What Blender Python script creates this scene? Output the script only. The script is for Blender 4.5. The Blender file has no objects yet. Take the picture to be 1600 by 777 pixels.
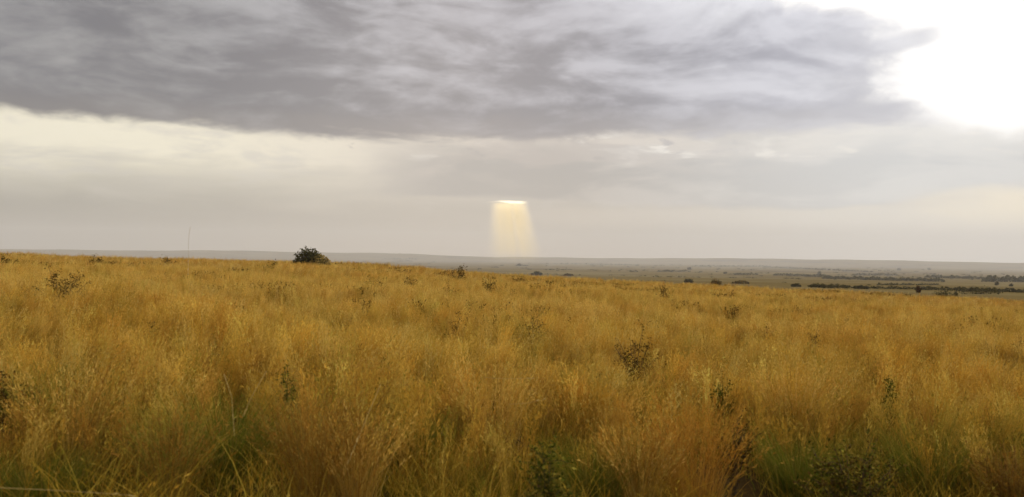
import bpy, math, random
import numpy as np
from mathutils import Matrix, Vector

random.seed(7)
RNG = np.random.default_rng(7)
S = bpy.context.scene
COL = S.collection

# ------------------------------------------------------------------ camera
FPX = 1232.0                     # focal length in photograph pixels (1600 wide)
EYE = 2.4
PITCH, ROLL = math.atan(11.5 / FPX), math.atan(0.0125)
fwd = Vector((0, math.cos(PITCH), math.sin(PITCH)))
r0, u0 = Vector((1, 0, 0)), Vector((0, -math.sin(PITCH), math.cos(PITCH)))
right = r0 * math.cos(ROLL) + u0 * math.sin(ROLL)
up = -r0 * math.sin(ROLL) + u0 * math.cos(ROLL)
cam_d = bpy.data.cameras.new('camera')
cam = bpy.data.objects.new('camera', cam_d)
COL.objects.link(cam)
cam.matrix_world = Matrix(((right.x, up.x, -fwd.x, 0), (right.y, up.y, -fwd.y, 0),
                           (right.z, up.z, -fwd.z, EYE), (0, 0, 0, 1)))
cam_d.sensor_fit = 'HORIZONTAL'
cam_d.sensor_width = 36
cam_d.lens = 36 * FPX / 1600
cam_d.clip_start, cam_d.clip_end = 0.1, 60000
cam_d.dof.use_dof = True; cam_d.dof.focus_distance = 70.0; cam_d.dof.aperture_fstop = 1.8
S.camera = cam

# ------------------------------------------------------------------ view / render
S.view_settings.view_transform = 'Standard'
S.view_settings.look = 'None'
S.view_settings.exposure = 0.0
S.view_settings.gamma = 1.0
S.render.engine = 'CYCLES'
S.cycles.use_denoising = True
S.cycles.max_bounces = 6
S.cycles.diffuse_bounces = 3
S.cycles.transmission_bounces = 3
S.cycles.transparent_max_bounces = 6
S.cycles.volume_bounces = 1
S.cycles.sample_clamp_indirect = 4

# ------------------------------------------------------------------ node expression helper
class E:
    """a socket (or constant) that builds Math nodes when combined"""
    tree = None
    def __init__(self, s): self.s = s
    @staticmethod
    def m(op, *a, clamp=False):
        n = E.tree.nodes.new('ShaderNodeMath'); n.operation = op; n.use_clamp = clamp
        for i, v in enumerate(a):
            v = v.s if isinstance(v, E) else v
            if isinstance(v, (int, float)): n.inputs[i].default_value = v
            else: E.tree.links.new(v, n.inputs[i])
        return E(n.outputs[0])
    def __add__(s, o): return E.m('ADD', s, o)
    __radd__ = __add__
    def __sub__(s, o): return E.m('SUBTRACT', s, o)
    def __rsub__(s, o): return E.m('SUBTRACT', o, s)
    def __mul__(s, o): return E.m('MULTIPLY', s, o)
    __rmul__ = __mul__
    def __truediv__(s, o): return E.m('DIVIDE', s, o)

def sm(x, a, b):
    n = E.tree.nodes.new('ShaderNodeMapRange'); n.interpolation_type = 'SMOOTHSTEP'
    E.tree.links.new(x.s, n.inputs[0])
    lo, hi = (a, b) if a < b else (b, a)
    n.inputs[1].default_value, n.inputs[2].default_value = lo, hi
    n.inputs[3].default_value, n.inputs[4].default_value = (0, 1) if a < b else (1, 0)
    return E(n.outputs[0])

def vec(x, y, z):
    n = E.tree.nodes.new('ShaderNodeCombineXYZ')
    for i, v in enumerate((x, y, z)):
        if isinstance(v, E): E.tree.links.new(v.s, n.inputs[i])
        else: n.inputs[i].default_value = v
    return n.outputs[0]

def noise(v, scale, detail=5, rough=0.55, dist=0.0):
    n = E.tree.nodes.new('ShaderNodeTexNoise'); n.noise_dimensions = '3D'
    E.tree.links.new(v.s if isinstance(v, E) else v, n.inputs['Vector'])
    n.inputs['Scale'].default_value = scale; n.inputs['Detail'].default_value = detail
    n.inputs['Roughness'].default_value = rough; n.inputs['Distortion'].default_value = dist
    return E(n.outputs['Fac'])

def mixc(f, a, b, mode='MIX'):
    n = E.tree.nodes.new('ShaderNodeMix'); n.data_type = 'RGBA'; n.blend_type = mode; n.clamp_factor = True
    if isinstance(f, E): E.tree.links.new(f.s, n.inputs[0])
    else: n.inputs[0].default_value = f
    for i, v in ((6, a), (7, b)):
        if isinstance(v, (tuple, list)): n.inputs[i].default_value = (*v, 1)
        else: E.tree.links.new(v.s if isinstance(v, E) else v, n.inputs[i])
    return E(n.outputs[2])

# ------------------------------------------------------------------ sun and sky
SUN_EL, SUN_AZ = math.radians(20), math.radians(-4)     # azimuth from +Y towards +X
sl = bpy.data.lights.new('sun', 'SUN'); sl.energy = 1.5; sl.angle = math.radians(10); sl.color = (1.0, 0.90, 0.74)
so = bpy.data.objects.new('sun', sl); COL.objects.link(so)
sd = Vector((math.sin(SUN_AZ) * math.cos(SUN_EL), math.cos(SUN_AZ) * math.cos(SUN_EL), math.sin(SUN_EL)))
so.rotation_euler = sd.to_track_quat('Z', 'Y').to_euler()
so.location = (0, 0, 60)

W = bpy.data.worlds.new('World'); S.world = W; W.use_nodes = True
T = W.node_tree; T.nodes.clear(); E.tree = T
out = T.nodes.new('ShaderNodeOutputWorld'); bg = T.nodes.new('ShaderNodeBackground')
bg.inputs['Strength'].default_value = 0.1
T.links.new(bg.outputs[0], out.inputs[0])
sky = T.nodes.new('ShaderNodeTexSky'); sky.sky_type = 'NISHITA'; sky.sun_disc = False
sky.sun_elevation = SUN_EL; sky.sun_rotation = SUN_AZ
tc = T.nodes.new('ShaderNodeTexCoord'); sx = T.nodes.new('ShaderNodeSeparateXYZ')
T.links.new(tc.outputs['Generated'], sx.inputs[0])
dx, dy, dz = (E(sx.outputs[i]) for i in range(3))
R2D = 180 / math.pi
az = E.m('ARCTAN2', dx, dy) * R2D
el = E.m('ARCSINE', dz) * R2D
dzc = E.m('MAXIMUM', dz, 0.0) + 0.07
px, py = dx / dzc, dy / dzc                                # position on a flat cloud deck
# streaky noise in deck coordinates, soft noise in angle coordinates
deck = vec(px * 0.8, py * 1.0, 0.0)
ang = vec(az * 0.055, el * 0.26, 3.1)
ang2 = vec(az * 0.12, el * 0.42, 8.4)
n_deck = noise(deck, 1.15, 6, 0.55, 0.35)
n_big = noise(ang, 0.9, 3, 0.5, 0.3)
n_mid = noise(ang2, 0.9, 5, 0.55, 0.35)
n_fine = noise(ang2, 2.6, 5, 0.55, 0.3)
n_iso = noise(vec(az * 0.20, el * 0.30, 5.5), 1.0, 8, 0.62, 0.3)

# thin high cloud over the clear sky: cream band above a greyer horizon, brighter to the right
rt = sm(az, -30, 34)
hor = mixc(sm(az, 4, 33), mixc(sm(az, -34, 2), (.350, .328, .282), (.432, .405, .375)), (.79, .745, .68))
band = mixc(sm(az, 2, 32), mixc(sm(az, -28, 2), (.93, .86, .68), (.72, .65, .58)), (.90, .87, .82))
base = mixc(sm(el + (n_big - 0.5) * 5.0 + (n_fine - 0.5) * 1.0, 2.3, 7.2), hor, band)
# grey streaks inside the band
streak = sm(n_mid + (n_fine - 0.5) * 0.35, 0.50, 0.66) * sm(el, 2.0, 5.0)
base = mixc(streak * 0.55, base, mixc(rt, (.62, .58, .52), (.70, .68, .67)))
base = mixc(sm(el + (n_fine - 0.5) * 0.6, 3.9, 3.2) * sm(el, 1.6, 2.8) * sm(az, -4, 6) * 0.45, base, mixc(sm(az, 0, 26), (.62, .55, .47), (.90, .85, .76)))
# middle grey bank, right of centre-left, flat underside
bank_edge = 4.05 - sm(az, -2, 22) * 0.75 + sm(az, 22, 34) * 1.6
bank = sm(el - bank_edge + (n_fine - 0.5) * 0.7, -0.10, 0.45) * sm(az + (n_mid - 0.5) * 14, -15, -5)
bank_c = mixc(sm(az, 2, 27), (.365, .350, .345), (.665, .667, .668))
bank_c = mixc(sm(n_mid, 0.42, 0.62) * 0.6, bank_c, mixc(sm(az, 0, 25), (.54, .49, .455), (.83, .815, .79)))
base = mixc(bank * (1.0 - sm(el + (n_mid - 0.5) * 5.0, 6.0, 8.6) * 0.75) * 0.92, base, bank_c)
# bright puffs under the dark deck
puff = sm(n_fine + (n_mid - 0.5) * 0.8, 0.54, 0.66) * sm(el, 6.3, 7.4) * sm(el, 9.6, 8.2) * sm(az, -16, 6)
base = mixc(puff * 0.8, base, (.90, .86, .80))
n_low = noise(vec(az * 0.13, el * 0.60, 21.0), 1.0, 5, 0.55, 0.35)
shelf = sm(n_low, 0.47, 0.60) * sm(el, 5.6, 6.6) * sm(el, 9.4, 8.4) * sm(az, -9, 2) * sm(az, 24, 15)
base = mixc(shelf * 0.75, base, mixc(sm(az, 2, 20), (.49, .445, .42), (.66, .64, .62)))
veil = sm(n_low, 0.44, 0.62) * sm(el, 2.6, 4.2) * sm(el, 7.4, 6.0) * sm(az, -6, -16)
base = mixc(veil * 0.45, base, (.56, .52, .45))
# opening full of bright light at the right
lim = 25.3 - sm(el, 14.6, 18.5) * 7.5 + sm(el, 10.8, 9.4) * 2.0 + (n_iso - 0.5) * 9.5
rel = az - lim
opening = sm(rel, -2.2, 3.4)
wl = (el - 13.75 - (az - 24.8) * 0.18) + (n_iso - 0.5) * 0.7
wisp = sm(E.m('ABSOLUTE', wl), 0.95, 0.25) * sm(az, 30.2, 27.0) * sm(az, 20.0, 24.0)
open_low = sm(el + (n_iso - 0.5) * 2.6 - sm(az, 27, 34) * -0.8, 8.0, 10.0)
wl2 = (el - 9.75 - (az - 24.0) * 0.05) + (n_iso - 0.5) * 0.8
wisp2 = sm(E.m('ABSOLUTE', wl2), 0.75, 0.20) * sm(az, 28.6, 25.6) * sm(az, 20.0, 24.0)
open_m = opening * open_low * (1.0 - wisp * 0.95) * (1.0 - wisp2 * 0.95)
glow = sm(az + (n_mid - 0.5) * 6, 18, 31) * sm(el, 6.0, 12.0)
# dark deck
n_puff = noise(vec(az * 0.090, el * 0.27, 14.2), 1.0, 6, 0.52, 0.5)
n_soft = noise(vec(az * 0.30, el * 0.75, 2.2), 1.0, 5, 0.55, 0.3)
n_up = noise(vec(az * 0.090, (el + 0.55) * 0.27, 14.2), 1.0, 6, 0.52, 0.5)
edge = 8.2 + sm(az, -14, 6) * 0.35 + (n_mid - 0.5) * 2.2 + (n_soft - 0.5) * 1.5
dk = sm(el - edge, -0.30, 0.60)
scud = sm(n_soft + (n_mid - 0.5) * 0.5, 0.56, 0.68) * sm(el, 6.6, 7.6) * sm(az, -17, -11) * sm(az, 20, 10)
dens = sm(n_deck * 0.28 + n_puff * 0.70 + n_mid * 0.20 + (n_soft - 0.5) * 0.30 + (n_up - n_puff) * 0.85 - sm(el, 10.5, 19.0) * 0.085 + sm(el, 12.5, 9.5) * 0.05, 0.425, 0.70)
lite = mixc(sm(az, 0, 24), mixc(sm(az, -30, 0), (.345, .335, .335), (.50, .495, .545)), (.74, .74, .80))
dark = mixc(sm(az, 2, 26), mixc(sm(az, -26, 2), (.165, .160, .176), (.225, .222, .258)), (.455, .457, .525))
deck_c = mixc(dens, lite, dark)
foot = sm(el - edge, 2.4, 0.2)
deck_c = mixc(foot * 0.55, deck_c, mixc(sm(az, 0, 26), mixc(sm(az, -30, 2), (.225, .200, .192), (.315, .288, .290)), (.60, .585, .60)))
deck_c = mixc(glow * 0.55, deck_c, (1.0, .985, .98))
topl = sm(el + (n_puff - 0.5) * 8, 15.3, 19.5) * sm(az + (n_big - 0.5) * 18, 0, 15)
deck_c = mixc(topl * 0.75, deck_c, (.98, .98, 1.02))
base = mixc(glow * 0.5, base, (1.0, .985, .96))
col = mixc(E.m('MAXIMUM', dk, scud * 0.55) * (1.0 - open_m), base, deck_c)
col = mixc(open_m, col, (1.45, 1.42, 1.38))
# warm clear strip low at the far right
warm = sm(az + (n_fine - 0.5) * 5, 25, 33) * sm(el + (n_fine - 0.5), 5.0, 3.9) * sm(el, 1.4, 3.4)
col = mixc(warm * 0.7, col, (1.05, .93, .72))
# the small rift the shaft of light falls from
thick = 0.05 + 0.28 * sm(az, -1.5, 0.3) + (n_fine - 0.5) * 0.45 + (n_soft - 0.5) * 0.5
lid = 4.02 - sm(az, -0.6, -1.8) * 0.10 + (n_fine - 0.5) * 0.3
under = (el - lid) / E.m('MAXIMUM', thick, 0.03)               # 0 at the lid, -1 at the rift's foot
rift = sm(under, -1.25, -0.45) * sm(el - lid, 0.09, -0.09) * sm(az, -2.2, -0.3) * sm(az, 1.25, 0.35)
col = mixc(rift, col, (2.0, 1.8, 1.3))
# below the horizon (never in view, haze and ground cover it)
col = mixc(sm(el, 0.2, -3.0), col, (.30, .26, .20))
k = T.nodes.new('ShaderNodeVectorMath'); k.operation = 'SCALE'; k.inputs['Scale'].default_value = 10.0
T.links.new(col.s, k.inputs[0])
fin = mixc(0.96, E(sky.outputs[0]), E(k.outputs[0]))
T.links.new(fin.s, bg.inputs['Color'])
W.cycles.sampling_method = 'MANUAL'; W.cycles.sample_map_resolution = 1024

# ------------------------------------------------------------------ terrain
H_R = np.log(np.array([1, 60, 100, 250, 500, 1000, 2000, 4000, 8000, 12000, 16000.]))
H_D = np.array([2.4, 3.6, 4.6, 8.4, 14.5, 24, 38, 55, 70, 76, 78.])

def sstep(x, a, b):
    t = np.clip((x - a) / (b - a), 0, 1); return t * t * (3 - 2 * t)

def ground_z(x, y):
    x = np.asarray(x, float); y = np.asarray(y, float)
    r = np.hypot(x, y) + 1e-6
    near = -0.0115 * y - 0.0355 * x
    near = near * (1 - 0.6 * sstep(r, 200, 900)) * np.minimum(1, 900 / r)
    plain = EYE - np.interp(np.log(np.maximum(r, 1)), H_R, H_D)
    w = sstep(r, 95, 300)
    z = near * (1 - w) + plain * w
    z = z + 0.10 * np.sin(x * 0.21 + 1.3) * np.sin(y * 0.17) * sstep(r, 6, 20) + 0.05 * np.sin(x * 0.63 + y * 0.41)
    z = z + sstep(r, 300, 1500) * (2.0 * np.sin(x * 0.004 + 0.8) * np.sin(y * 0.0031 + 0.3) + 0.9 * np.sin(x * 0.013) * np.sin(y * 0.009 + 2))
    a = np.degrees(np.arctan2(x, y))
    z = z + 0.60 * np.exp(-((a + 13) / 8.5) ** 2) * sstep(r, 45, 95) * (1 - sstep(r, 110, 200))
    h = np.interp(a, [-180, -60, -33, -26, -18, -9, -1, 4, 8, 18, 33, 60, 180],
                  [72, 80, 76, 86, 96, 88, 58, 60, 64, 82, 70, 80, 72])
    h = h + 3 * np.sin(a * 0.55) + 2 * np.sin(a * 1.7 + 1)
    z = z + h * np.exp(-((r - 10600) / 900) ** 2) * sstep(r, 7500, 9500)
    return z

def gz(x, y): return float(ground_z(x, y))

def ray(pxx, pyy):
    return (fwd + right * ((pxx - 800) / FPX) - up * ((pyy - 388.5) / FPX)).normalized()

def ground_hit(pxx, pyy, lift=0.0, rmax=11000):
    """where the line of sight meets the ground (or the grass tops, `lift` above it)"""
    d = ray(pxx, pyy); t = 3.0
    while t < rmax:
        x, y, z = d.x * t, d.y * t, EYE + d.z * t
        if z <= gz(x, y) + lift: break
        t *= 1.01
    return x, y, t

def new_mat(name):
    m = bpy.data.materials.new(name); m.use_nodes = True
    E.tree = m.node_tree; m.node_tree.nodes.clear()
    return m

def finish(m, shader):
    o = m.node_tree.nodes.new('ShaderNodeOutputMaterial'); m.node_tree.links.new(shader, o.inputs['Surface'])

def node(t): return E.tree.nodes.new(t)
def link(a, b): E.tree.links.new(a, b)

def world_pos():
    return node('ShaderNodeNewGeometry').outputs['Position']

def link_obj(name, me, mat=None, parent=None):
    o = bpy.data.objects.new(name, me); COL.objects.link(o)
    if mat is not None and not me.materials: me.materials.append(mat)
    if parent is not None: o.parent = parent
    return o

def make_mesh(name, V, F, C=None, smooth=False):
    me = bpy.data.meshes.new(name)
    me.from_pydata(np.asarray(V).reshape(-1, 3).tolist(), [], F if isinstance(F, list) else F.tolist())
    if C is not None:
        at = me.attributes.new('tint', 'FLOAT_COLOR', 'POINT')
        c4 = np.ones((len(me.vertices), 4), np.float32); c4[:, :3] = C
        at.data.foreach_set('color', c4.ravel())
    if smooth: me.polygons.foreach_set('use_smooth', [True] * len(me.polygons))
    me.update(); return me

# ---- ground material
m_ground = new_mat('dry_ground')
P = world_pos(); sep = node('ShaderNodeSeparateXYZ'); link(P, sep.inputs[0])
gx, gy = E(sep.outputs[0]), E(sep.outputs[1])
rad = E.m('SQRT', gx * gx + gy * gy)
soil = mixc(noise(P, 1.7, 6, 0.6), (.030, .018, .007), (.085, .052, .018))
thatch = mixc(noise(P, 0.35, 5, 0.6), (.20, .125, .035), (.33, .215, .065))
wide = vec(gx * 0.0028, gy * 0.0045, 0.0)
pl = mixc(sm(noise(wide, 1.0, 6, 0.6, 0.4), 0.40, 0.62), (.155, .108, .036), (.205, .155, .066))
wide2 = vec(gx * 0.010, gy * 0.020, 4.0)
pl = mixc(sm(noise(wide2, 1.0, 7, 0.65, 0.6), 0.56, 0.68) * 0.75, pl, (.085, .068, .03))
wide3 = vec(gx * 0.0012, gy * 0.0022, 9.0)
pl = mixc(sm(noise(wide3, 1.0, 5, 0.6, 0.5), 0.52, 0.66) * sm(rad, 1200, 3500) * 0.8, pl, (.075, .06, .038))
gc = mixc(sm(rad + (noise(P, 0.02, 3) - 0.5) * 80, 105, 165), mixc(sm(rad, 14, 60), soil, thatch), pl)
bsdf = node('ShaderNodeBsdfDiffuse'); link(gc.s, bsdf.inputs['Color'])
bp = node('ShaderNodeBump'); bp.inputs['Strength'].default_value = 0.6; bp.inputs['Distance'].default_value = 0.15
link(noise(P, 2.5, 6, 0.65).s, bp.inputs['Height']); link(bp.outputs[0], bsdf.inputs['Normal'])
finish(m_ground, bsdf.outputs[0])

angs = np.concatenate([np.radians(np.arange(-50, 50, 0.75)), np.radians(np.arange(50, 310, 4.0))])
rs = np.concatenate([[0.5, 1.5, 3], 3 * 1.052 ** np.arange(1, 165)])
rs = rs[rs < 11800]; rs = np.append(rs, 11900)
A, R = np.meshgrid(angs, rs)
gxv, gyv = R * np.sin(A), R * np.cos(A)
gzv = ground_z(gxv, gyv)
V = np.stack([gxv, gyv, gzv], -1).reshape(-1, 3)
na, nr = len(angs), len(rs)
F = []
for i in range(nr - 1):
    for j in range(na):
        k2 = (j + 1) % na
        F.append((i * na + j, (i + 1) * na + j, (i + 1) * na + k2, i * na + k2))
F.append(tuple(range(na)))
F = [f[::-1] for f in F]
ground = link_obj('ground', make_mesh('ground', V, F, smooth=True), m_ground)
ground['kind'] = 'structure'

# ------------------------------------------------------------------ plant materials
def plant_mat(name, trans=0.35, patchy=True, gain=1.0):
    m = new_mat(name)
    at = node('ShaderNodeAttribute'); at.attribute_name = 'tint'
    c = E(at.outputs['Color'])
    if patchy:
        P = world_pos()
        sp3 = node('ShaderNodeSeparateXYZ'); link(P, sp3.inputs[0])
        fl = vec(E(sp3.outputs[0]), E(sp3.outputs[1]), 0.0)
        n1 = noise(fl, 0.16, 4, 0.55); n2 = noise(fl, 0.50, 4, 0.6); n3 = noise(fl, 2.6, 3, 0.6)
        c = mixc(sm(n1, 0.50, 0.68) * 0.55, c, mixc(1.0, c, (1.02, .84, .62), 'MULTIPLY'))      # russet drifts
        c = mixc(sm(n2, 0.52, 0.68) * 0.7, c, mixc(1.0, c, (.60, .68, .52), 'MULTIPLY'))        # olive drifts
        c = mixc(sm(n2, 0.46, 0.32) * 0.5, c, mixc(1.0, c, (1.22, 1.20, 1.22), 'MULTIPLY'))     # bleached drifts
        c = mixc(sm(n3, 0.53, 0.68) * 0.7, c, mixc(1.0, c, (.66, .63, .52), 'MULTIPLY'))       # weathered tussocks
        c = mixc(sm(n3, 0.45, 0.30) * 0.6, c, mixc(1.0, c, (1.28, 1.27, 1.25), 'MULTIPLY'))     # fresh straw
    d = node('ShaderNodeBsdfDiffuse'); t = node('ShaderNodeBsdfTranslucent'); mx = node('ShaderNodeMixShader')
    link(c.s, d.inputs['Color']); link(c.s, t.inputs['Color']); mx.inputs[0].default_value = trans
    link(d.outputs[0], mx.inputs[1]); link(t.outputs[0], mx.inputs[2])
    finish(m, mx.outputs[0]); return m

m_grass = plant_mat('dry_grass', 0.33)
m_green = plant_mat('green_herb', 0.30, False)
m_leaf = plant_mat('shrub_leaf', 0.22, False)
m_wood = plant_mat('woody_stem', 0.0, False)

# ------------------------------------------------------------------ blades
def ribbons(base, length, lean, azim, width, segs=4, curve=1.7, twist=None, tip=0.12):
    """bent tapering blades; returns vertices (n,2(segs+1),3) and quads"""
    n = len(base)
    t = np.linspace(0, 1, segs + 1)[None, :]
    reach = length[:, None] * np.sin(lean)[:, None] * t ** curve
    hgt = length[:, None] * (t * np.cos(lean * 0.55)[:, None] - 0.25 * np.sin(lean)[:, None] ** 2 * t ** 3)
    cx = base[:, 0:1] + reach * np.cos(azim)[:, None]
    cy = base[:, 1:2] + reach * np.sin(azim)[:, None]
    cz = base[:, 2:3] + hgt
    tw = RNG.uniform(0, np.pi, n) if twist is None else twist
    w = width[:, None] * (1 - (1 - tip) * t ** 1.5) * 0.5
    ox, oy = np.cos(tw)[:, None] * w, np.sin(tw)[:, None] * w
    L = np.stack([cx - ox, cy - oy, cz], -1); Rr = np.stack([cx + ox, cy + oy, cz], -1)
    V = np.stack([L, Rr], 2).reshape(n, -1, 3)
    k = np.arange(segs)
    q = np.stack([2 * k, 2 * k + 1, 2 * k + 3, 2 * k + 2], -1)
    F = (q[None] + (np.arange(n) * 2 * (segs + 1))[:, None, None]).reshape(-1, 4)
    tipc = np.stack([cx, cy, cz], -1)
    return V, F, tipc

def merge(parts):
    Vs, Fs, Cs, o = [], [], [], 0
    for V, F, C in parts:
        V = V.reshape(-1, 3); Vs.append(V); Fs.append(F + o); Cs.append(C.reshape(-1, 3)); o += len(V)
    return np.concatenate(Vs), np.concatenate(Fs), np.concatenate(Cs)

def seeds(spine, per, size, col, spread=0.5, fat=0.085, lo=0.68):
    """little spikelets round the top third of every stem"""
    n, L, _ = spine.shape
    idx = np.repeat(np.arange(n), per)
    t = RNG.uniform(lo, 1.0, len(idx)) * (L - 1)
    i0 = np.minimum(t.astype(int), L - 2); f = (t - i0)[:, None]
    p = spine[idx, i0] * (1 - f) + spine[idx, i0 + 1] * f
    d = spine[idx, i0 + 1] - spine[idx, i0]; d /= np.linalg.norm(d, axis=1, keepdims=True) + 1e-9
    s = RNG.normal(0, spread, (len(idx), 3)); d = d + s; d /= np.linalg.norm(d, axis=1, keepdims=True)
    ln = size * RNG.uniform(0.6, 1.4, (len(idx), 1))
    sd_ = np.cross(d, RNG.normal(0, 1, (len(idx), 3))); sd_ /= np.linalg.norm(sd_, axis=1, keepdims=True) + 1e-9
    wd = ln * fat
    V = np.stack([p, p + d * ln * 0.5 - sd_ * wd, p + d * ln, p + d * ln * 0.5 + sd_ * wd], 1)
    F = np.arange(len(idx) * 4).reshape(-1, 4)
    C = np.repeat(np.asarray(col)[idx][:, None, :], 4, 1)
    return V, F, C

def pick(cols, n, jit=0.18):
    c = np.array(cols)[RNG.integers(0, len(cols), n)]
    return c * RNG.uniform(1 - jit, 1 + jit, (n, 1)) * RNG.uniform(0.95, 1.05, (n, 3))

STRAW = [(.61, .378, .072), (.55, .328, .058), (.70, .462, .110), (.49, .268, .043), (.59, .388, .090), (.42, .24, .037), (.46, .312, .060)]
HEADS = [(.60, .39, .095), (.52, .32, .07), (.66, .46, .13), (.46, .25, .05)]
OLIVE = [(.21, .17, .022), (.27, .20, .03), (.16, .135, .018), (.32, .23, .04)]
GREEN = [(.125, .15, .013), (.16, .175, .018), (.095, .11, .010), (.19, .18, .025)]
ORANGE = [(.43, .215, .030), (.36, .165, .022), (.50, .27, .045)]
AMBER = [(.28, .14, .02), (.34, .18, .03), (.22, .12, .02), (.30, .20, .04)]
BROWN = [(.20, .11, .024), (.26, .15, .036), (.14, .075, .016)]

DARK = [(.085, .052, .011), (.11, .066, .014), (.065, .045, .009), (.13, .08, .018)]
HERB = [(.070, .078, .009), (.095, .098, .012), (.052, .060, .007), (.12, .11, .018)]
DUSK = [(.086, .072, .026), (.105, .086, .034), (.066, .058, .022)]
RUST = [(.13, .07, .025), (.17, .09, .03), (.09, .05, .02)]

def grass_patch(size, n_stem, n_leaf, n_green, wid, hmin, hmax, per=7, litter=0, weeds=0, drab=False, warm=1.0, plume=.27, nb=0):
    """a tussocky patch: every tussock has a tone of its own, as seeding grass does"""
    parts = []
    nc = max(4, int(size * size * 13)); cc = RNG.uniform(-size / 2, size / 2, (nc, 2))
    ctone = RNG.uniform(.66, 1.22, nc); pal = STRAW + OLIVE + BROWN[:2] if drab else STRAW; ccol = np.array(pal)[RNG.integers(0, len(pal), nc)]
    chgt = RNG.uniform(.74, 1.14, nc); clean = RNG.normal(0.10, 0.10, (nc, 2))
    def pts(n, clump, sd):
        k = RNG.integers(0, nc, n); s_ = RNG.random(n) < clump
        b = np.where(s_[:, None], cc[k] + RNG.normal(0, sd, (n, 2)), RNG.uniform(-size / 2, size / 2, (n, 2)))
        return np.concatenate([b, np.full((n, 1), -0.06)], 1), k, s_
    def tone(cols, k, s_, n, own):
        c = pick(cols, n)
        c = np.where((s_ & (RNG.random(n) < own))[:, None], ccol[k] * RNG.uniform(.88, 1.12, (n, 1)), c)
        return c * np.where(s_, ctone[k], 1.0)[:, None]
    def tilt(k, s_, n, sd):
        lx = RNG.normal(0.06, sd, n) + np.where(s_, clean[k, 0], 0); ly = RNG.normal(0, sd, n) + np.where(s_, clean[k, 1], 0)
        return np.minimum(np.hypot(lx, ly), 1.25), np.arctan2(ly, lx)
    b, k, s_ = pts(n_stem, .8, .055)
    ln = RNG.uniform(hmin, hmax, n_stem) * np.where(s_, chgt[k], 1) * RNG.choice([1, 1, 1, 1, 1, 1.12, 1.3, .8], n_stem)
    le, azm = tilt(k, s_, n_stem, .16)
    V, F, sp = ribbons(b, ln, le, azm, wid * RNG.uniform(.6, 1.3, n_stem), 5, 2.0)
    c = tone(STRAW, k, s_, n_stem, .7); parts.append((V, F, np.repeat(c[:, None], V.shape[1], 1)))
    parts.append(seeds(sp, per, 0.045 * (wid / 0.004) ** 0.5, np.clip(c * np.array([1.14, 1.16, 1.3]), 0, .8), plume))
    b, k, s_ = pts(n_leaf, .8, .07); ln = RNG.uniform(hmin * .45, hmax * .85, n_leaf)
    le, azm = tilt(k, s_, n_leaf, .36)
    V, F, sp = ribbons(b, ln, le, azm, wid * 1.3 * RNG.uniform(.6, 1.3, n_leaf), 5, 1.8)
    c = tone(STRAW + STRAW + OLIVE + BROWN, k, s_, n_leaf, .45); parts.append((V, F, np.repeat(c[:, None], V.shape[1], 1)))
    if n_green:
        b, k, s_ = pts(n_green, .7, .09); ln = RNG.uniform(hmin * .3, hmax * .6, n_green)
        le, azm = tilt(k, s_, n_green, .42)
        V, F, sp = ribbons(b, ln, le, azm, wid * 1.6 * RNG.uniform(.6, 1.3, n_green), 4, 1.7)
        c = pick(OLIVE + GREEN, n_green); parts.append((V, F, np.repeat(c[:, None], V.shape[1], 1)))
    if nb:                                        # tall pale sheaves standing out of the sward
        m = 30; q = np.repeat(np.arange(nb), m)
        pos = RNG.uniform(-size / 2, size / 2, (nb, 2)); dirn = RNG.normal(0, .17, (nb, 2)) + [.05, 0]; hb = RNG.uniform(.95, 1.34, nb) * hmax
        b = np.concatenate([pos[q] + RNG.normal(0, .035, (nb * m, 2)), np.full((nb * m, 1), -.06)], 1)
        dd = dirn[q] + RNG.normal(0, .085, (nb * m, 2))
        V, F, sp = ribbons(b, hb[q] * RNG.uniform(.72, 1.05, nb * m), np.minimum(np.hypot(dd[:, 0], dd[:, 1]), 1.1), np.arctan2(dd[:, 1], dd[:, 0]), wid * RNG.uniform(.7, 1.3, nb * m), 5, 1.9)
        bc = np.array(STRAW + HEADS)[RNG.integers(0, len(STRAW) + len(HEADS), nb)] * RNG.uniform(.85, 1.18, (nb, 1))
        c = bc[q] * RNG.uniform(.85, 1.15, (nb * m, 1)); parts.append((V, F, np.repeat(c[:, None], V.shape[1], 1)))
        parts.append(seeds(sp, per + 3, 0.045 * (wid / 0.004) ** 0.5, np.clip(c * np.array([1.1, 1.13, 1.3]), 0, .8), plume, .085, .52))
    if weeds:
        b, k, s_ = pts(weeds, .0, .1); b[:, :2] = b[:, :2] * .45 + RNG.uniform(-.25, .25, 2) * size
        V, F, sp = ribbons(b, RNG.uniform(hmin, hmax, weeds) * 1.22, np.abs(RNG.normal(.2, .15, weeds)), RNG.uniform(0, 6.3, weeds), wid * np.ones(weeds), 5, 1.6)
        c = pick(BROWN + DARK, weeds); parts.append((V, F, np.repeat(c[:, None], V.shape[1], 1)))
        parts.append(seeds(sp, 9, .055 * (wid / .004) ** .8, c * .8, .9, .24))
    if litter:
        b, k, s_ = pts(litter, .3, .2); b[:, 2] = RNG.uniform(0, .35, litter) * hmax
        V, F, sp = ribbons(b, RNG.uniform(.35, 1.0, litter), RNG.uniform(.55, 1.25, litter), RNG.uniform(0, 6.3, litter), wid * RNG.uniform(.8, 1.6, litter), 4, 1.4)
        c = pick(STRAW, litter) * .8; parts.append((V, F, np.repeat(c[:, None], V.shape[1], 1)))
    V, F, C = merge(parts)
    return V, F, C * np.array([1, 1, warm])

LIB = {}                                          # patch meshes, kept out of the scene
def library(key, metas, mat):
    c = bpy.data.collections.new(key)
    for i, (V, F, C) in enumerate(metas):
        me = make_mesh(f'{key}_{i}', V, F, C); me.materials.append(mat)
        c.objects.link(bpy.data.objects.new(f'{key}_{i:02d}', me))
    LIB[key] = c

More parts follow.
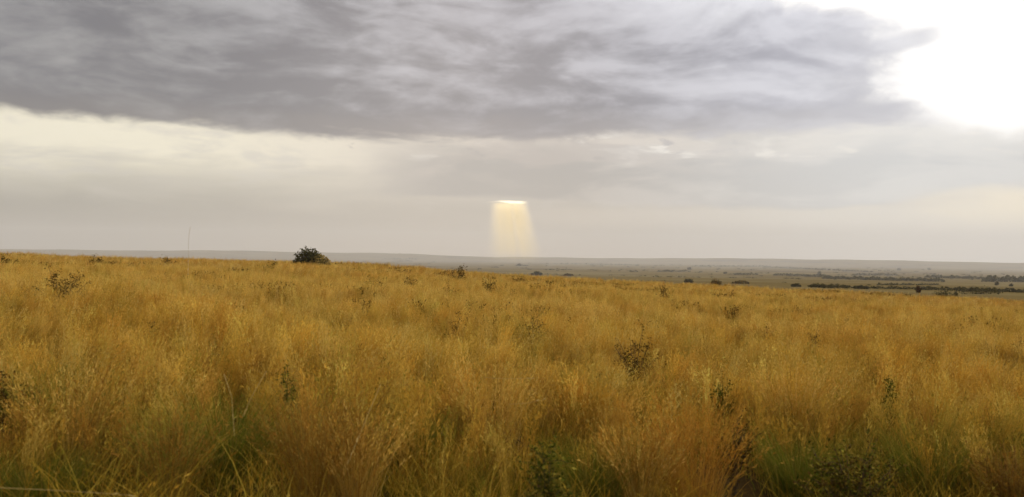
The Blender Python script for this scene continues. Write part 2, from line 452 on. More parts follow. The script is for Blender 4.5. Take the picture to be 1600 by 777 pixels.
def scatter(name, key, pts, weedy=None):
    """one stuff object: points on the ground carrying instances of the patches in library `key`"""
    n = len(pts)
    z = ground_z(pts[:, 0], pts[:, 1])
    nv = len(LIB[key].objects)
    pk = RNG.integers(0, nv, n) if weedy is None else np.where(weedy, RNG.integers(0, 2, n), RNG.integers(2, nv, n))
    me = bpy.data.meshes.new(name)
    me.vertices.add(n); me.vertices.foreach_set('co', np.column_stack([pts[:, :2], z]).astype(np.float32).ravel())
    for an, ty, arr in (('rz', 'FLOAT', RNG.uniform(-1.2, 1.2, n)),
                        ('sc', 'FLOAT', pts[:, 2]), ('pick', 'INT', pk)):
        a = me.attributes.new(an, ty, 'POINT'); a.data.foreach_set('value', np.asarray(arr, np.int32 if ty == 'INT' else np.float32))
    o = link_obj(name, me); o['kind'] = 'stuff'
    ng = bpy.data.node_groups.new(name, 'GeometryNodeTree')
    ng.interface.new_socket('Geometry', in_out='INPUT', socket_type='NodeSocketGeometry')
    ng.interface.new_socket('Geometry', in_out='OUTPUT', socket_type='NodeSocketGeometry')
    gi, go = ng.nodes.new('NodeGroupInput'), ng.nodes.new('NodeGroupOutput')
    ci = ng.nodes.new('GeometryNodeCollectionInfo'); ci.inputs['Collection'].default_value = LIB[key]
    ci.inputs['Separate Children'].default_value = True; ci.inputs['Reset Children'].default_value = True
    ip = ng.nodes.new('GeometryNodeInstanceOnPoints'); ip.inputs['Pick Instance'].default_value = True
    def attr(nm, ty):
        a = ng.nodes.new('GeometryNodeInputNamedAttribute'); a.data_type = ty; a.inputs['Name'].default_value = nm
        return a.outputs['Attribute']
    cb = ng.nodes.new('ShaderNodeCombineXYZ'); ng.links.new(attr('rz', 'FLOAT'), cb.inputs[2])
    er = ng.nodes.new('FunctionNodeEulerToRotation'); ng.links.new(cb.outputs[0], er.inputs[0])
    ng.links.new(er.outputs[0], ip.inputs['Rotation'])
    ng.links.new(attr('sc', 'FLOAT'), ip.inputs['Scale']); ng.links.new(attr('pick', 'INT'), ip.inputs['Instance Index'])
    ng.links.new(gi.outputs[0], ip.inputs['Points']); ng.links.new(ci.outputs[0], ip.inputs['Instance'])
    ng.links.new(ip.outputs[0], go.inputs[0])
    md = o.modifiers.new('scatter', 'NODES'); md.node_group = ng
    return o

def sector(r1, r2, per_m2, half_deg=40):
    h = math.radians(half_deg)
    n = int(h * (r2 * r2 - r1 * r1) * per_m2)
    r = np.sqrt(RNG.uniform(r1 * r1, r2 * r2, n)); a = RNG.uniform(-h, h, n)
    return np.stack([r * np.sin(a), r * np.cos(a)], 1)

def vnoise(x, y, s, seed):
    return 0.5 + 0.25 * (np.sin(x / s * 1.9 + seed) * np.cos(y / s * 1.3 + seed * 2) + np.sin((x + y) / s * 1.1 + seed * 3.1) + 0.6 * np.sin((x * .7 - y) / s * 2.7 + seed)) / 1.3

library('grass_near', [grass_patch(1.0, 120, 210, 110, .0048, .50, .98, 9, 8, 0, i % 3 == 0, .8, .32, 4) for i in range(9)], m_grass)
library('grass_mid', [grass_patch(1.6, 260, 320, 110, .0060, .55, .98, 7, 0, 22 if i < 2 else 0, False, .9, .30, 8) for i in range(9)], m_grass)
library('grass_far', [grass_patch(3.2, 800, 480, 90, .011, .60, 1.0, 6, 0, 46 if i < 2 else 0, False, 1.0, .3, 12) for i in range(8)], m_grass)
library('grass_front', [grass_patch(1.0, 60, 210, 210, .0058, .40, .92, 9, 16, 0, True, .75, .36, 2) for i in range(7)], m_grass)
library('undergrowth', [grass_patch(0.9, 14, 90, 150, .0058, .28, .60, 4, 34, 0, True, .6) for _ in range(6)], m_grass)

p = sector(7.2, 26, 1.5, 44)
rr_ = np.hypot(p[:, 0], p[:, 1]); aa_ = np.degrees(np.arctan2(p[:, 0], p[:, 1]))
p = p[rr_ > 9.6 + 2.6 * (vnoise(p[:, 0], p[:, 1], 1.3, 4.0) - .3) + 2.2 * sstep(aa_, 8, 20)]
sc_ = (0.74 + 0.42 * vnoise(p[:, 0], p[:, 1], 2.2, 1.0)) * RNG.uniform(.86, 1.12, len(p))
scatter('tall_grass', 'grass_near', np.column_stack([p, sc_]))
p = sector(7.0, 13.5, 1.5, 44)
rr_ = np.hypot(p[:, 0], p[:, 1]); aa_ = np.degrees(np.arctan2(p[:, 0], p[:, 1]))
p = p[rr_ > 7.4 + 1.6 * vnoise(p[:, 0], p[:, 1], 1.1, 9.0) + 1.8 * sstep(aa_, 10, 18)]
scatter('front_grass', 'grass_front', np.column_stack([p, 0.70 + 0.42 * vnoise(p[:, 0], p[:, 1], 1.5, 7.0)]))
p = sector(22, 70, 0.62, 40)
scatter('field_grass', 'grass_mid', np.column_stack([p, 0.84 + 0.30 * vnoise(p[:, 0], p[:, 1], 4.0, 2.0)]),
        (vnoise(p[:, 0], p[:, 1], 5.0, 11.0) > .66) & (RNG.random(len(p)) < .45))
p = sector(62, 135, 0.16, 40)
keep = RNG.random(len(p)) < (1 - sstep(np.hypot(p[:, 0], p[:, 1]) + 16 * (vnoise(p[:, 0], p[:, 1], 14.0, 6.0) - .5), 92, 128))
p = p[keep]
scatter('distant_grass', 'grass_far', np.column_stack([p, 0.82 + 0.32 * vnoise(p[:, 0], p[:, 1], 9.0, 3.0)]),
        (vnoise(p[:, 0], p[:, 1], 11.0, 12.0) > .60) & (RNG.random(len(p)) < .5))
p = sector(4.4, 13, 2.6, 46)
keep = (vnoise(p[:, 0], p[:, 1], 1.6, 5.0) > 0.42) | (np.hypot(p[:, 0], p[:, 1]) < 8.5)
p = p[keep & (p[:, 1] > 4.2)]
scatter('undergrowth', 'undergrowth', np.column_stack([p, RNG.uniform(.6, 1.05, len(p))]))

# ------------------------------------------------------------------ things
def empty(name, loc, label, cat, group=None, rz=0.0):
    o = bpy.data.objects.new(name, None); COL.objects.link(o)
    o.empty_display_size = 0.2; o.location = loc; o.rotation_euler = (0, 0, rz)
    o['label'] = label; o['category'] = cat
    if group: o['group'] = group
    return o

def tubes(paths, radii, sides=5):
    """list of point lists with matching radii -> vertices, quads"""
    V, F = [], []
    for pts, rr in zip(paths, radii):
        o = len(V); n = len(pts)
        for i, (p_, r_) in enumerate(zip(pts, rr)):
            d = (Vector(pts[min(i + 1, n - 1)]) - Vector(pts[max(i - 1, 0)])).normalized()
            a = d.orthogonal().normalized(); b_ = d.cross(a)
            for s in range(sides):
                t = 2 * math.pi * s / sides
                V.append(tuple(Vector(p_) + (a * math.cos(t) + b_ * math.sin(t)) * r_))
        for i in range(n - 1):
            for s in range(sides):
                s2 = (s + 1) % sides
                F.append((o + i * sides + s, o + i * sides + s2, o + (i + 1) * sides + s2, o + (i + 1) * sides + s))
    return V, F

def leaves(cent, size, cols, flat=0.35, narrow=0.42):
    n = len(cent)
    d = RNG.normal(0, 1, (n, 3)); d[:, 2] = d[:, 2] * 0.7 + 0.35; d /= np.linalg.norm(d, axis=1, keepdims=True)
    s = np.cross(d, RNG.normal(0, 1, (n, 3))); s /= np.linalg.norm(s, axis=1, keepdims=True) + 1e-9
    ln = size * RNG.uniform(.6, 1.3, (n, 1)); w = ln * narrow
    V = np.stack([cent, cent + d * ln * .45 - s * w, cent + d * ln, cent + d * ln * .45 + s * w], 1)
    F = np.arange(4 * n).reshape(-1, 4)
    C = np.repeat(pick(cols, n, .3)[:, None], 4, 1)
    return V.reshape(-1, 3), F, C.reshape(-1, 3)

def shrub(loc, h, w, label, cat='shrub', cols=DARK, n_stem=7, per=16, leaf=0.06, name='shrub', group=None, low=0.22, twig=(.11, .075, .04), br=1.0):
    """branching leafy shrub: stem (woody tubes) and foliage (separate leaves)"""
    t = empty(name, loc, label, cat, group, random.uniform(0, 6))
    h *= .92
    paths, radii, cent = [], [], []
    for i in range(n_stem):
        a = 2 * math.pi * (i + random.uniform(-.35, .35)) / n_stem
        rr = w * .5 * random.uniform(.25, 1.0); hh = h * random.uniform(.62, 1.0) * (1 - 0.35 * (rr / (w * .5)) ** 2)
        top = Vector((rr * math.cos(a), rr * math.sin(a), hh))
        mid = Vector((top.x * .35, top.y * .35, hh * .55))
        pts = [Vector((0, 0, -.05)), mid * .5, mid, (mid + top) / 2 + Vector((0, 0, hh * .04)), top]
        r_ = h * .0065 + .002
        paths.append(pts); radii.append([r_, r_ * .85, r_ * .65, r_ * .45, r_ * .25])
        for b in range(3):
            f = random.uniform(low + .1, .9)
            s = pts[2].lerp(top, max(0, (f - .5) * 2)) if f > .5 else pts[0].lerp(pts[2], f * 2)
            e_ = s + Vector((random.uniform(-1, 1), random.uniform(-1, 1), random.uniform(.1, .9))).normalized() * h * br * random.uniform(.12, .26)
            paths.append([s, (s + e_) / 2 + Vector((0, 0, .02 * h)), e_]); radii.append([r_ * .45, r_ * .3, r_ * .18])
            for q in range(per // 2):
                cent.append(s.lerp(e_, random.uniform(.35, 1.1)) + Vector([random.gauss(0, leaf * .7) for _ in range(3)]))
        for q in range(per):
            f = random.uniform(low, 1.05)
            c = pts[2].lerp(top, (f - .5) * 2) if f > .5 else pts[0].lerp(pts[2], f * 2)
            cent.append(c + Vector([random.gauss(0, leaf * .9) for _ in range(3)]))
    Vt, Ft = tubes(paths, radii, 4)
    st = link_obj('stem', make_mesh('stem', Vt, Ft, np.tile(twig, (len(Vt), 1)), True), m_wood, t)
    Vl, Fl, Cl = leaves(np.array([tuple(c) for c in cent]), leaf * 1.2, cols, narrow=.27)
    fo = link_obj('foliage', make_mesh('foliage', Vl, Fl, Cl), m_leaf, t); fo['kind'] = 'stuff'
    return t

def place(pxx, ytop, ybot, wpx, grass=0.85, dist=None):
    """stand something in the grass: ybot is where the grass hides it; returns base, height, width"""
    x, y, t = ground_hit(pxx, ybot, grass)
    if dist is not None:
        d = ray(pxx, ybot); q_ = dist / math.hypot(d.x, d.y); x, y = d.x * q_, d.y * q_
    d = ray(pxx, ytop); tt = math.hypot(x, y) / math.hypot(d.x, d.y)
    z = gz(x, y); ztop = EYE + d.z * tt
    return (x, y, z), max(0.35, ztop - z), wpx * tt / FPX

def field_shrub(pxx, ytop, ybot, wpx, label, **kw):
    if ybot < 560: ytop -= 3 + (ybot - ytop) * .12; wpx *= 1.1
    b, h, w = place(pxx, ytop, ybot, wpx, kw.pop('grass', 0.85), kw.pop('dist', None))
    d = math.hypot(b[0], b[1])
    kw.setdefault('leaf', max(0.04, d * 0.0016)); kw['per'] = int(kw.get('per', 16) * 2.0)
    return shrub(b, h, w, label, **kw)

field_shrub(93, 405, 462, 80, 'wide sparse dark shrub standing above the golden grass at far left', n_stem=16, per=30)
field_shrub(372, 464, 486, 22, 'small dark weed in the grass below and left of the lone bush', n_stem=5)
field_shrub(241, 485, 502, 16, 'tiny dark weed in the left grass, lowest of the small dark weeds there', n_stem=4)
field_shrub(186, 461, 478, 14, 'tiny dark weed just right of and below the wide sparse shrub', n_stem=4)
field_shrub(10, 397, 408, 26, 'dark ragged weeds at the left edge of the picture near the skyline', n_stem=7, dist=60)
field_shrub(150, 394, 404, 14, 'dark tuft on the left skyline above the wide sparse shrub', n_stem=5, dist=75)
field_shrub(150, 402, 416, 26, 'thin sprinkled dark weed right of the wide sparse shrub', n_stem=6, per=8)
field_shrub(205, 408, 418, 14, 'small two-tipped dark weed below the left skyline', n_stem=4)
field_shrub(262, 399, 416, 26, 'loose brown weed with upright twigs below the pale mast-like stalk', n_stem=7, per=8)
field_shrub(420, 407, 420, 34, 'low olive weeds in the grass left of the lone round bush', n_stem=7, per=9, cols=DARK + OLIVE)
field_shrub(585, 424, 448, 40, 'olive brown leafy weeds in the grass right of the lone bush', n_stem=9, per=12, cols=DARK + OLIVE)
field_shrub(640, 428, 446, 34, 'scattered brown weed heads between the lone bush and the forked twig', n_stem=8, per=8)
field_shrub(570, 460, 480, 20, 'small dark weed low in the grass under the olive leafy weeds', n_stem=5)
field_shrub(719, 411, 430, 30, 'dark forked twiggy shrub rising to the plain left of the light shaft', n_stem=7, per=14, dist=70)
field_shrub(765, 432, 452, 34, 'dark bushy weed in the grass just below the forked twiggy shrub', n_stem=8, per=13)
field_shrub(700, 436, 458, 24, 'faint brown weed in the grass left of the bushy weed', n_stem=6, per=8)
field_shrub(800, 446, 462, 14, 'very small brown weed in the grass below the light shaft', n_stem=4)
field_shrub(836, 476, 515, 36, 'tall olive weeds standing in the grass right of centre below the light shaft', n_stem=8, per=12, cols=DARK + OLIVE)
field_shrub(866, 486, 502, 14, 'small dark weed beside the tall olive weeds', n_stem=4)
field_shrub(840, 437, 452, 80, 'brown wide weedy drift below the small round bush', n_stem=16, per=9, cols=DARK + BROWN)
field_shrub(975, 438, 456, 34, 'brown weedy tuft near the field edge above the largest dark weed', n_stem=7, per=9, cols=DARK + BROWN)
field_shrub(1037, 446, 464, 10, 'narrow upright brown weed near the field edge right of centre', n_stem=4)
field_shrub(992, 506, 552, 92, 'large dark leafy weed in the middle of the golden grass right of centre', n_stem=13, per=18, cols=DARK + BROWN)
field_shrub(1130, 446, 466, 50, 'thin brown weeds near the field edge below the plain', n_stem=9, per=6, cols=DARK + BROWN)
field_shrub(1197, 503, 522, 14, 'small single dark weed right of the large dark weed', n_stem=4)
field_shrub(1320, 490, 508, 12, 'small dark sprig in the right half of the golden grass', n_stem=4)
field_shrub(1520, 492, 508, 16, 'small dark sprig in the grass toward the right edge', n_stem=4)
field_shrub(1272, 508, 536, 26, 'brown leafy weed low in the right golden grass', n_stem=6, cols=DARK + BROWN)
field_shrub(1588, 516, 540, 20, 'dark brown weed at the right edge of the golden grass', n_stem=5)
field_shrub(712, 484, 502, 30, 'dark weed in the golden grass straight below the forked twiggy shrub', n_stem=6)
# orange and straw tufts that stand out
def tuft(pxx, ytop, ybot, wpx, label, cols=ORANGE, n=420, lean=0.33, heads=True):
    x, y, t = ground_hit(pxx, ybot, 0.05)
    d = ray(pxx, ytop); tt = math.hypot(x, y) / math.hypot(d.x, d.y)
    h = max(.4, EYE + d.z * tt - gz(x, y)); w = wpx * tt / FPX
    o = empty('grass_tuft', (x, y, gz(x, y)), label, 'grass tuft', 'grass tufts standing in the foreground')
    b = np.concatenate([RNG.normal(0, w * .13, (n, 2)), np.full((n, 1), -.04)], 1)
    ang_ = np.arctan2(b[:, 1], b[:, 0]) + RNG.normal(0, .5, n)
    V, F, sp = ribbons(b, h * RNG.uniform(.6, 1.12, n), np.abs(RNG.normal(lean, .18, n)), ang_, (.0042 if heads else .0064) * RNG.uniform(.6, 1.3, n), 5, 1.6)
    c = pick(cols, n); C = np.repeat(c[:, None], V.shape[1], 1)
    bl = link_obj('blades', make_mesh('blades', V, F, C.reshape(-1, 3)), m_green, o); bl['kind'] = 'stuff'
    if not heads: return o
    Vs, Fs, Cs = seeds(sp, 9, .045, c * 1.12, .27)
    sh = link_obj('seed_heads', make_mesh('seed_heads', Vs, Fs, Cs.reshape(-1, 3)), m_green, o); sh['kind'] = 'stuff'
    return o

tuft(490, 600, 800, 110, 'orange brown tuft of tall grass at the bottom left of centre', AMBER)
tuft(1085, 610, 800, 130, 'orange brown fanning tuft at the bottom right of centre')
tuft(265, 640, 790, 110, 'orange tinted tuft in the left foreground between green plants', AMBER + OLIVE)
tuft(555, 640, 800, 80, 'straw coloured tuft beside the left orange tuft', AMBER + STRAW)
tuft(770, 560, 720, 100, 'golden tuft in the centre foreground with a fallen stalk across it', STRAW)
tuft(110, 560, 740, 90, 'straw tuft in the left foreground above the dark corner tuft', AMBER + STRAW + OLIVE)
tuft(1000, 660, 800, 90, 'russet tuft at the bottom beside the bright green low tuft', AMBER + STRAW)
tuft(1240, 560, 700, 90, 'pale straw tuft in front of the dark tangled shrub', STRAW)
tuft(1590, 700, 810, 80, 'russet tuft in the bottom right corner', AMBER + BROWN)
for a_ in ((46, 560, 690, 60, 'olive tuft in the left foreground grass'),
           (350, 590, 745, 190, 'broad dark green tuft in the left foreground'),
           (925, 670, 785, 150, 'bright green low tuft at the bottom centre'),
           (640, 630, 740, 70, 'faded green tuft in the foreground left of the centre'),
           (1450, 650, 765, 190, 'olive tuft right of the largest foreground bush'),
           (1565, 630, 735, 150, 'bright green tuft at the right edge of the foreground'),
           (60, 690, 785, 190, 'dark green low tuft in the bottom left corner'),
           (1250, 660, 775, 140, 'green and brown tuft at the bottom between orange tuft and bush')):
    tuft(*a_, cols=GREEN + GREEN + OLIVE, n=1000, lean=.55, heads=False)
# leafy plants among the foreground grass
G = dict(n_stem=10, per=22, cols=HERB, cat='plant', name='leafy_plant', twig=(.09, .08, .03), leaf=.034)
field_shrub(10, 532, 590, 30, 'dark leafy weed at the left edge of the foreground grass', n_stem=6, cols=DARK)
field_shrub(450, 552, 592, 30, 'green upright leafy plant in the grass above the left orange tuft', **{**G, 'br': .7, 'per': 14, 'cols': HERB + OLIVE})
field_shrub(855, 660, 700, 62, 'dark green leafy plant low in the centre foreground', **{**G, 'n_stem': 12, 'cols': HERB + OLIVE})
field_shrub(1130, 574, 600, 26, 'small green leafy plant beside the dark shrub right of centre', **G)
field_shrub(1150, 622, 655, 66, 'dark tangled shrub right of the orange tuft', n_stem=12, per=14, cols=DARK, leaf=.034)
field_shrub(1391, 572, 606, 10, 'narrow upright dark green plant standing alone at the right', **{**G, 'n_stem': 5, 'per': 70, 'br': .18})
field_shrub(1330, 640, 705, 160, 'largest dark leafy bush low in the right foreground', n_stem=24, per=26, cols=DARK + HERB + OLIVE, leaf=.034)

def stalk(pts_px, dist, r, label, col=(.60, .43, .15), head=False):
    """one long straw, given by image points at a distance, hung in the grass tops"""
    pts = [Vector((0, 0, EYE)) + ray(a, b) * d for (a, b), d in zip(pts_px, dist)]
    base = pts[0].copy(); base.z = gz(base.x, base.y)
    o = empty('straw_stalk', tuple(base), label, 'dry stalk')
    pts = [p_ - base for p_ in pts]
    V, F = tubes([pts], [[r * (1 - .5 * i / (len(pts) - 1)) for i in range(len(pts))]], 5)
    link_obj('stem', make_mesh('stem', V, F, np.tile(col, (len(V), 1)), True), m_green, o)
    sp = np.array([[tuple(p_) for p_ in pts]])
    Vs, Fs, Cs = seeds(sp, 12, .03, np.array([col]), .2)
    sh = link_obj('seed_head', make_mesh('seed_head', Vs, Fs, Cs.reshape(-1, 3)), m_green, o); sh['kind'] = 'stuff'

stalk([(757, 590), (790, 592), (832, 591)], (7.6, 7.5, 7.5), .0024, 'pale straw lying level across the centre foreground grass')
stalk([(-6, 762), (60, 765), (130, 769), (205, 774)], (5.6, 5.6, 5.6, 5.6), .0022, 'long pale straw lying along the bottom left edge')
stalk([(795, 632), (825, 630), (850, 624)], (7.0, 7.0, 7.0), .002, 'short pale straw below the level one in the centre')
stalk([(350, 585), (362, 620), (366, 680)], (6.4, 6.2, 6.2), .0026, 'pale upright bent stalk in front of the broad green plant')
stalk([(416, 580), (392, 622), (380, 650)], (6.4, 6.3, 6.3), .0026, 'pale slanting stalk right of the upright bent one')
stalk([(595, 600), (572, 655), (545, 720)], (6.2, 6.1, 6.0), .0026, 'long slanting pale stalk left of the centre foreground')
stalk([(297.5, 355), (295.4, 366), (294.6, 380), (294.2, 400), (294, 430)], (13, 13, 13, 13, 13), .0030, 'tall thin grass stalk rising above the left skyline', col=(.62, .53, .40))

# lone bush on the crest
def bush(loc, h, w, label, cat='bush', cols=DUSK, n=900, leaf=.16, name='bush', group=None, lobes=9, side=None, trunk=True):
    o = empty(name, loc, label, cat, group)
    cc, ss = [], []
    for i in range(lobes):
        fx = (i + .5) / lobes * 2 - 1 + random.uniform(-.12, .12)
        top = h * math.sqrt(max(.05, 1 - (fx * .93) ** 2)) * random.uniform(.82, 1.04)
        if side is not None: top = h * side(fx) * random.uniform(.92, 1.06)
        rad = max(.18 * h, min(top * .5, w / lobes * 1.5))
        cc.append((fx * (w * .5 - rad * .5), random.uniform(-.25, .25) * w * .6, top - rad * .9)); ss.append(rad)
        cc.append((fx * (w * .5 - rad * .5), random.uniform(-.25, .25) * w * .6, max(rad * .4, top * .35))); ss.append(rad * .9)
    ii = RNG.integers(0, len(cc), n)
    v = RNG.normal(0, 1, (n, 3)); v /= np.linalg.norm(v, axis=1, keepdims=True)
    P_ = np.array(cc)[ii] + v * (np.array(ss)[ii] * RNG.uniform(.50, 1.0, n) * np.where(RNG.random(n) < .12, 1.28, 1.05))[:, None]
    P_[:, 2] = np.maximum(P_[:, 2], .02)
    Vl, Fl, Cl = leaves(P_, leaf, cols)
    fo = link_obj('foliage', make_mesh('foliage', Vl, Fl, Cl), m_leaf, o); fo['kind'] = 'stuff'
    if trunk:
        pts = [[Vector((0, 0, -.1)), Vector((c[0] * .3, c[1] * .3, c[2] * .5)), Vector(c)] for c in cc[::2]]
        r_ = h * .03
        Vt, Ft = tubes(pts, [[r_, r_ * .7, r_ * .35]] * len(pts), 5)
        link_obj('stem', make_mesh('stem', Vt, Ft, np.tile((.07, .05, .03), (len(Vt), 1)), True), m_wood, o)
    return o

b_, h_, w_ = place(490, 390, 411, 58, dist=92)
lone = bush(b_, h_, w_ * .98, 'lone rounded bush on the skyline left of centre, highest at its left', n=5200, leaf=.22, lobes=8,
            side=lambda f: float(np.interp(f, [-1, -.75, -.45, -.15, .2, .6, 1], [.45, .82, 1.0, .98, .80, .55, .28])), cols=DUSK + [(.09, .085, .03)])
# dry creeper over its right half
vv = RNG.normal(0, 1, (900, 3)); vv /= np.linalg.norm(vv, axis=1, keepdims=True)
vv[:, 1] = -abs(vv[:, 1]); vv[:, 2] = abs(vv[:, 2])
Pc = vv * np.array([w_ * .30, w_ * .34, h_ * .62]) + np.array([w_ * .16, 0, h_ * .12])
Vl, Fl, Cl = leaves(Pc, .20, [(.36, .26, .08), (.27, .20, .06), (.44, .31, .10)])
dc = link_obj('creeper', make_mesh('creeper', Vl, Fl, Cl), m_leaf, lone); dc['kind'] = 'stuff'; dc['label'] = 'yellowed dry part of the bush'

# small bushes beyond the field edge; (px, top, bottom, width, label, colours)
for a in (
    (839, 423, 430, 15, 'small dark round bush past the field edge right of the light shaft', DUSK),
    (888, 427, 431, 14, 'faint low brown bush right of the small dark round one', DUSK + BROWN),
    (1076, 434, 441, 12, 'small dark bush on the field edge right of centre', DUSK),
    (1119, 434, 444, 14, 'grey brown upright bush on the field edge, left of a wider low one', DUSK + BROWN),
    (1158, 437, 443, 24, 'wide low brown bush on the field edge', DUSK + BROWN),
    (1243, 442, 447, 14, 'tiny low bush at the left end of the near bush line', DUSK),
    (1279, 441, 448, 22, 'dark low bush near the left end of the near bush line', DUSK),
    (1305, 442, 449, 34, 'long low dark bush in the near bush line', DUSK),
    (1346, 445, 450, 20, 'rounded low bush in the gap of the near bush line', DUSK),
    (1435, 445, 456, 4, 'small upright reddish brown shrub left of the two right dark bushes', RUST),
    (1478, 450, 463, 30, 'dark green bush standing in front of the near bush line at right', DUSK),
    (1531, 444, 458, 52, 'broad dark bush in the near bush line at right', DUSK),
):
    pxx, yt, yb, wp, lab, cols = a
    b_, h_, w_ = place(pxx, yt, yb, wp, 0.35)
    d_ = math.hypot(b_[0], b_[1])
    bush(b_, max(h_ * .85, .8), w_ * 1.2, lab, cols=cols, n=900, leaf=max(.15, d_ * .0011), lobes=max(5, int(wp / 4)), group='bushes past the edge of the golden field')

# single far trees on the plain
for pxx, yt, yb, wp, lab in (
    (1077, 417, 422, 6, 'far dark tree above the long strip of thicket right of centre'),
    (1133, 425, 428, 5, 'far dark tree left of the second strip of thicket'),
    (1280, 424, 429, 5, 'far dark tree at the upper edge of the large thicket'),
    (1405, 419, 423, 6, 'far dark tree on the pale plain above the large thicket'),
    (1452, 419, 422, 5, 'far dark tree right of the one above the large thicket'),
    (1558, 441, 446, 5, 'far dark tree between the right thicket and the broad near bush'),
    (1580, 444, 448, 5, 'far dark tree at right below the right thicket'),
    (812, 412, 416, 5, 'far dark tree on the plain under the foot of the light shaft'),
):
    x, y, t = ground_hit(pxx, yb)
    h_, w_ = (yb - yt) * t / FPX, wp * t / FPX
    bush((x, y, gz(x, y) - .1), h_, w_, lab, 'tree', n=260, leaf=t * .0010, name='tree', lobes=4, group='single trees far out on the plain')

# thickets far out on the plain: masses of scrub nobody could count
def thicket(x0, x1, y, hpx, label, dens=1.0, y2=None, deep=1.5):
    y2 = y if y2 is None else y2
    Ps = []; n = int((x1 - x0) * hpx * 4.5 * dens) + 40
    t_ref = ground_hit((x0 + x1) / 2, (y + y2) / 2)[2]
    steps = max(3, int((x1 - x0) / 5)); anchors = []
    for i in range(steps + 1):
        f = i / steps
        anchors.append(ground_hit(x0 + (x1 - x0) * f, y + (y2 - y) * f)[:2])
    anchors = np.array(anchors)
    f = RNG.uniform(0, steps - 1e-3, n); i = f.astype(int); g = (f - i)[:, None]
    base = anchors[i] * (1 - g) + anchors[i + 1] * g
    rr = np.linalg.norm(base, axis=1, keepdims=True)
    hm = hpx * t_ref / FPX
    base = base * (1 + (RNG.uniform(0, deep * hm * 9, (n, 1)) * (.1 + .9 * np.abs(np.sin(f * .5 + y)))[:, None]) / rr)
    prof = .45 + .55 * np.abs(np.sin(f * 1.7 + x0) * np.cos(f * .63 + y)) ** .6
    prof *= np.minimum(1, np.minimum(f, steps - f) * .8 + .25)
    gap = .5 + .5 * np.sin(f * 2.3 + x1) * np.sin(f * .9 + x0)
    ok = RNG.random(n) < .35 + .65 * gap
    base, prof, n = base[ok], prof[ok], int(ok.sum())
    z = ground_z(base[:, 0], base[:, 1]) + hm * prof * RNG.uniform(0, 1, n) ** .9
    c0 = np.array([anchors[steps // 2][0], anchors[steps // 2][1], gz(*anchors[steps // 2])])
    Vl, Fl, Cl = leaves(np.column_stack([base, z]) - c0, t_ref * .0013, DUSK, narrow=.5)
    o = link_obj('thicket', make_mesh('thicket', Vl, Fl, Cl), m_leaf); o.location = c0
    o['kind'] = 'stuff'; o['label'] = label

thicket(1208, 1300, 431, 4, 'left arm of the large dark thicket on the plain', y2=434)
thicket(1285, 1475, 436, 5, 'large dark thicket across the right of the plain', 1.3, y2=441)
thicket(1330, 1402, 431, 3, 'thin thicket above the large dark one')
thicket(1445, 1540, 434, 4, 'thicket joining the large one to the right edge', y2=437)
thicket(1534, 1612, 441, 9, 'dense dark thicket at the right edge of the plain', 1.4)
thicket(1027, 1079, 425, 2.6, 'long thin thicket strip right of centre')
thicket(1145, 1185, 430, 3, 'short thicket strip beyond the field edge')
thicket(984, 996, 425, 1.8, 'tiny thicket left of the long strip')
thicket(1080, 1205, 417, 1.6, 'far line of scrub across the plain', .8)
thicket(1195, 1365, 418, 2.0, 'far slanting line of scrub', .8, y2=426)
thicket(1370, 1470, 446, 3, 'low scrub below the large thicket', .8)
thicket(1262, 1440, 448.5, 3.6, 'near line of scrub along the field edge', .8, y2=453, deep=.5)
thicket(1430, 1612, 453, 6, 'near line of scrub at the right edge', 1.1, y2=458, deep=.5)
thicket(596, 652, 406, 1.3, 'faint far scrub left of the light shaft', .7)
thicket(612, 640, 409, 1.2, 'second faint far scrub left of the light shaft', .7)
thicket(806, 826, 416, 1.6, 'dark scrub below the foot of the light shaft', .8)
thicket(840, 1000, 412, 1.2, 'faint far scrub right of the light shaft', .6, y2=415)

# small scrub strewn over the plain: one mass
n = 1500
a_ = RNG.uniform(-.62, .62, n); r_ = np.exp(RNG.uniform(math.log(450), math.log(7500), n))
cx_, cy_ = r_ * np.sin(a_), r_ * np.cos(a_)
ok = (np.sin(cx_ * .0045 + 1) * np.sin(cy_ * .006 + cx_ * .002) > RNG.uniform(-.2, .9, n)) & (a_ > RNG.uniform(-.9, .25, n))
cx_, cy_, r_ = cx_[ok], cy_[ok], r_[ok]
per = 26
ii = np.repeat(np.arange(len(r_)), per)
rad_ = (r_ * .0008 * RNG.uniform(.5, 1.5, len(r_)))[ii]
Pp = np.column_stack([cx_[ii] + RNG.normal(0, 1, len(ii)) * rad_ * 1.8, cy_[ii] + RNG.normal(0, 1, len(ii)) * rad_ * 1.8, np.zeros(len(ii))])
Pp[:, 2] = ground_z(Pp[:, 0], Pp[:, 1]) + RNG.uniform(0, 1, len(ii)) * rad_ * 1.2
Vl, Fl, Cl = leaves(Pp, 1.0, DUSK, narrow=.5)
ctr = np.repeat(Pp, 4, 0); Vl = ctr + (Vl - ctr) * np.repeat(r_[ii] * .0009, 4)[:, None]
sc0 = link_obj('plain_scrub', make_mesh('plain_scrub', Vl, Fl, Cl), m_leaf); sc0['kind'] = 'stuff'
sc0['label'] = 'small dark scrub strewn over the far plain'

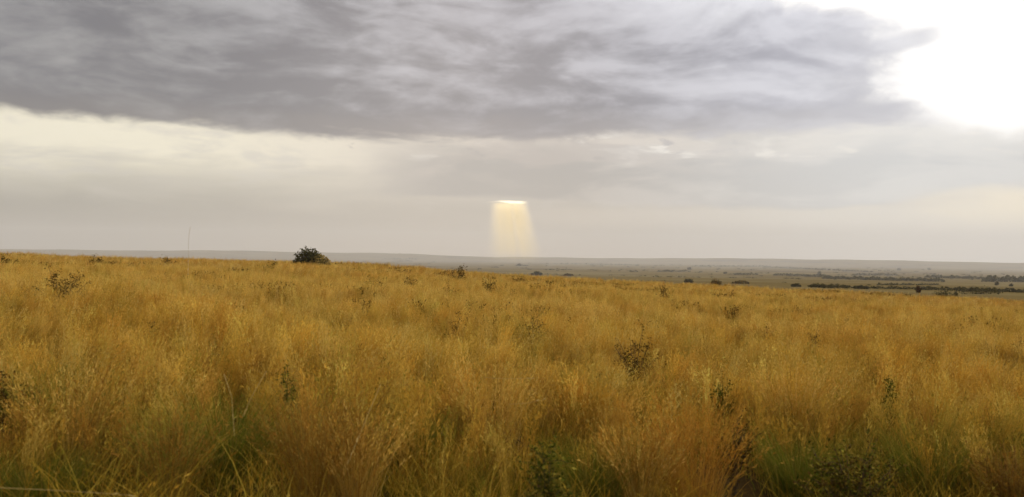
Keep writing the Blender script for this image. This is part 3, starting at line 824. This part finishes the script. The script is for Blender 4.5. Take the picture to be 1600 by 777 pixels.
# ------------------------------------------------------------------ shaft of sunlit air under the rift
m_beam = new_mat('sunlit_air')
tcb = node('ShaderNodeTexCoord'); sp_ = node('ShaderNodeSeparateXYZ'); link(tcb.outputs['UV'] if False else tcb.outputs['Object'], sp_.inputs[0])
BD = 5000.0
bx_, by_, bz_ = E(sp_.outputs[0]), E(sp_.outputs[1]), E(sp_.outputs[2])
TOP, BOT = 347.0, -56.0
hh = (bz_ - BOT) / (TOP - BOT)                      # 0 foot .. 1 top
cxx = 28.0 - hh * 49.0                              # the shaft leans
hw = 168.0 - hh * 66.0
u = (bx_ - cxx) / hw
prof = sm(u, -1.30, 0.0) * sm(u, 1.22, 0.30)
prof = prof * (0.45 + 0.75 * sm(noise(vec(u * 1.0, 0.0, 3.0), 2.2, 3, 0.5), 0.25, 0.75)) * (0.55 + 0.75 * sm(hh, 0.25, 1.0)) * sm(hh, 0.0, 0.30) * sm(hh, 1.0, 0.94) * sm(E.m('ABSOLUTE', by_), 150.0, 90.0)
pv = node('ShaderNodeVolumePrincipled'); pv.inputs['Color'].default_value = (1.0, .87, .55, 1); pv.inputs['Anisotropy'].default_value = 0.85
link((prof * 0.0062).s, pv.inputs['Density'])
om = node('ShaderNodeOutputMaterial'); link(pv.outputs[0], om.inputs['Volume'])
def quad_ring(z, c, w, d): return [(c - w, -d, z), (c + w, -d, z), (c + w, d, z), (c - w, d, z)]
Vb = quad_ring(BOT, 28, 222, 150) + quad_ring(TOP, -21, 140, 150)
Fb = [(3, 2, 1, 0), (4, 5, 6, 7)] + [(i, (i + 1) % 4, 4 + (i + 1) % 4, 4 + i) for i in range(4)]
beam = link_obj('sunbeam', make_mesh('sunbeam', Vb, Fb), m_beam); beam.location = (0, BD, 0)
beam['kind'] = 'stuff'; beam['label'] = 'warm shaft of sunlight falling from a rift in the clouds'

# ------------------------------------------------------------------ haze
m_haze = new_mat('haze')
pv = node('ShaderNodeVolumePrincipled'); pv.inputs['Color'].default_value = (.93, .92, .93, 1)
pv.inputs['Density'].default_value = 9.0e-5; pv.inputs['Anisotropy'].default_value = 0.2
om = node('ShaderNodeOutputMaterial'); link(pv.outputs[0], om.inputs['Volume'])
zb, zt, q = float(gzv.min()) - 1.0, 356.0, 12500.0
Vh = [(-q, -q, zb), (q, -q, zb), (q, q, zb), (-q, q, zb), (-q, -q, zt), (q, -q, zt), (q, q, zt), (-q, q, zt)]
Fh = [(3, 2, 1, 0), (4, 5, 6, 7), (0, 1, 5, 4), (1, 2, 6, 5), (2, 3, 7, 6), (3, 0, 4, 7)]
hz = link_obj('haze', make_mesh('haze', Vh, Fh), m_haze); hz['kind'] = 'stuff'
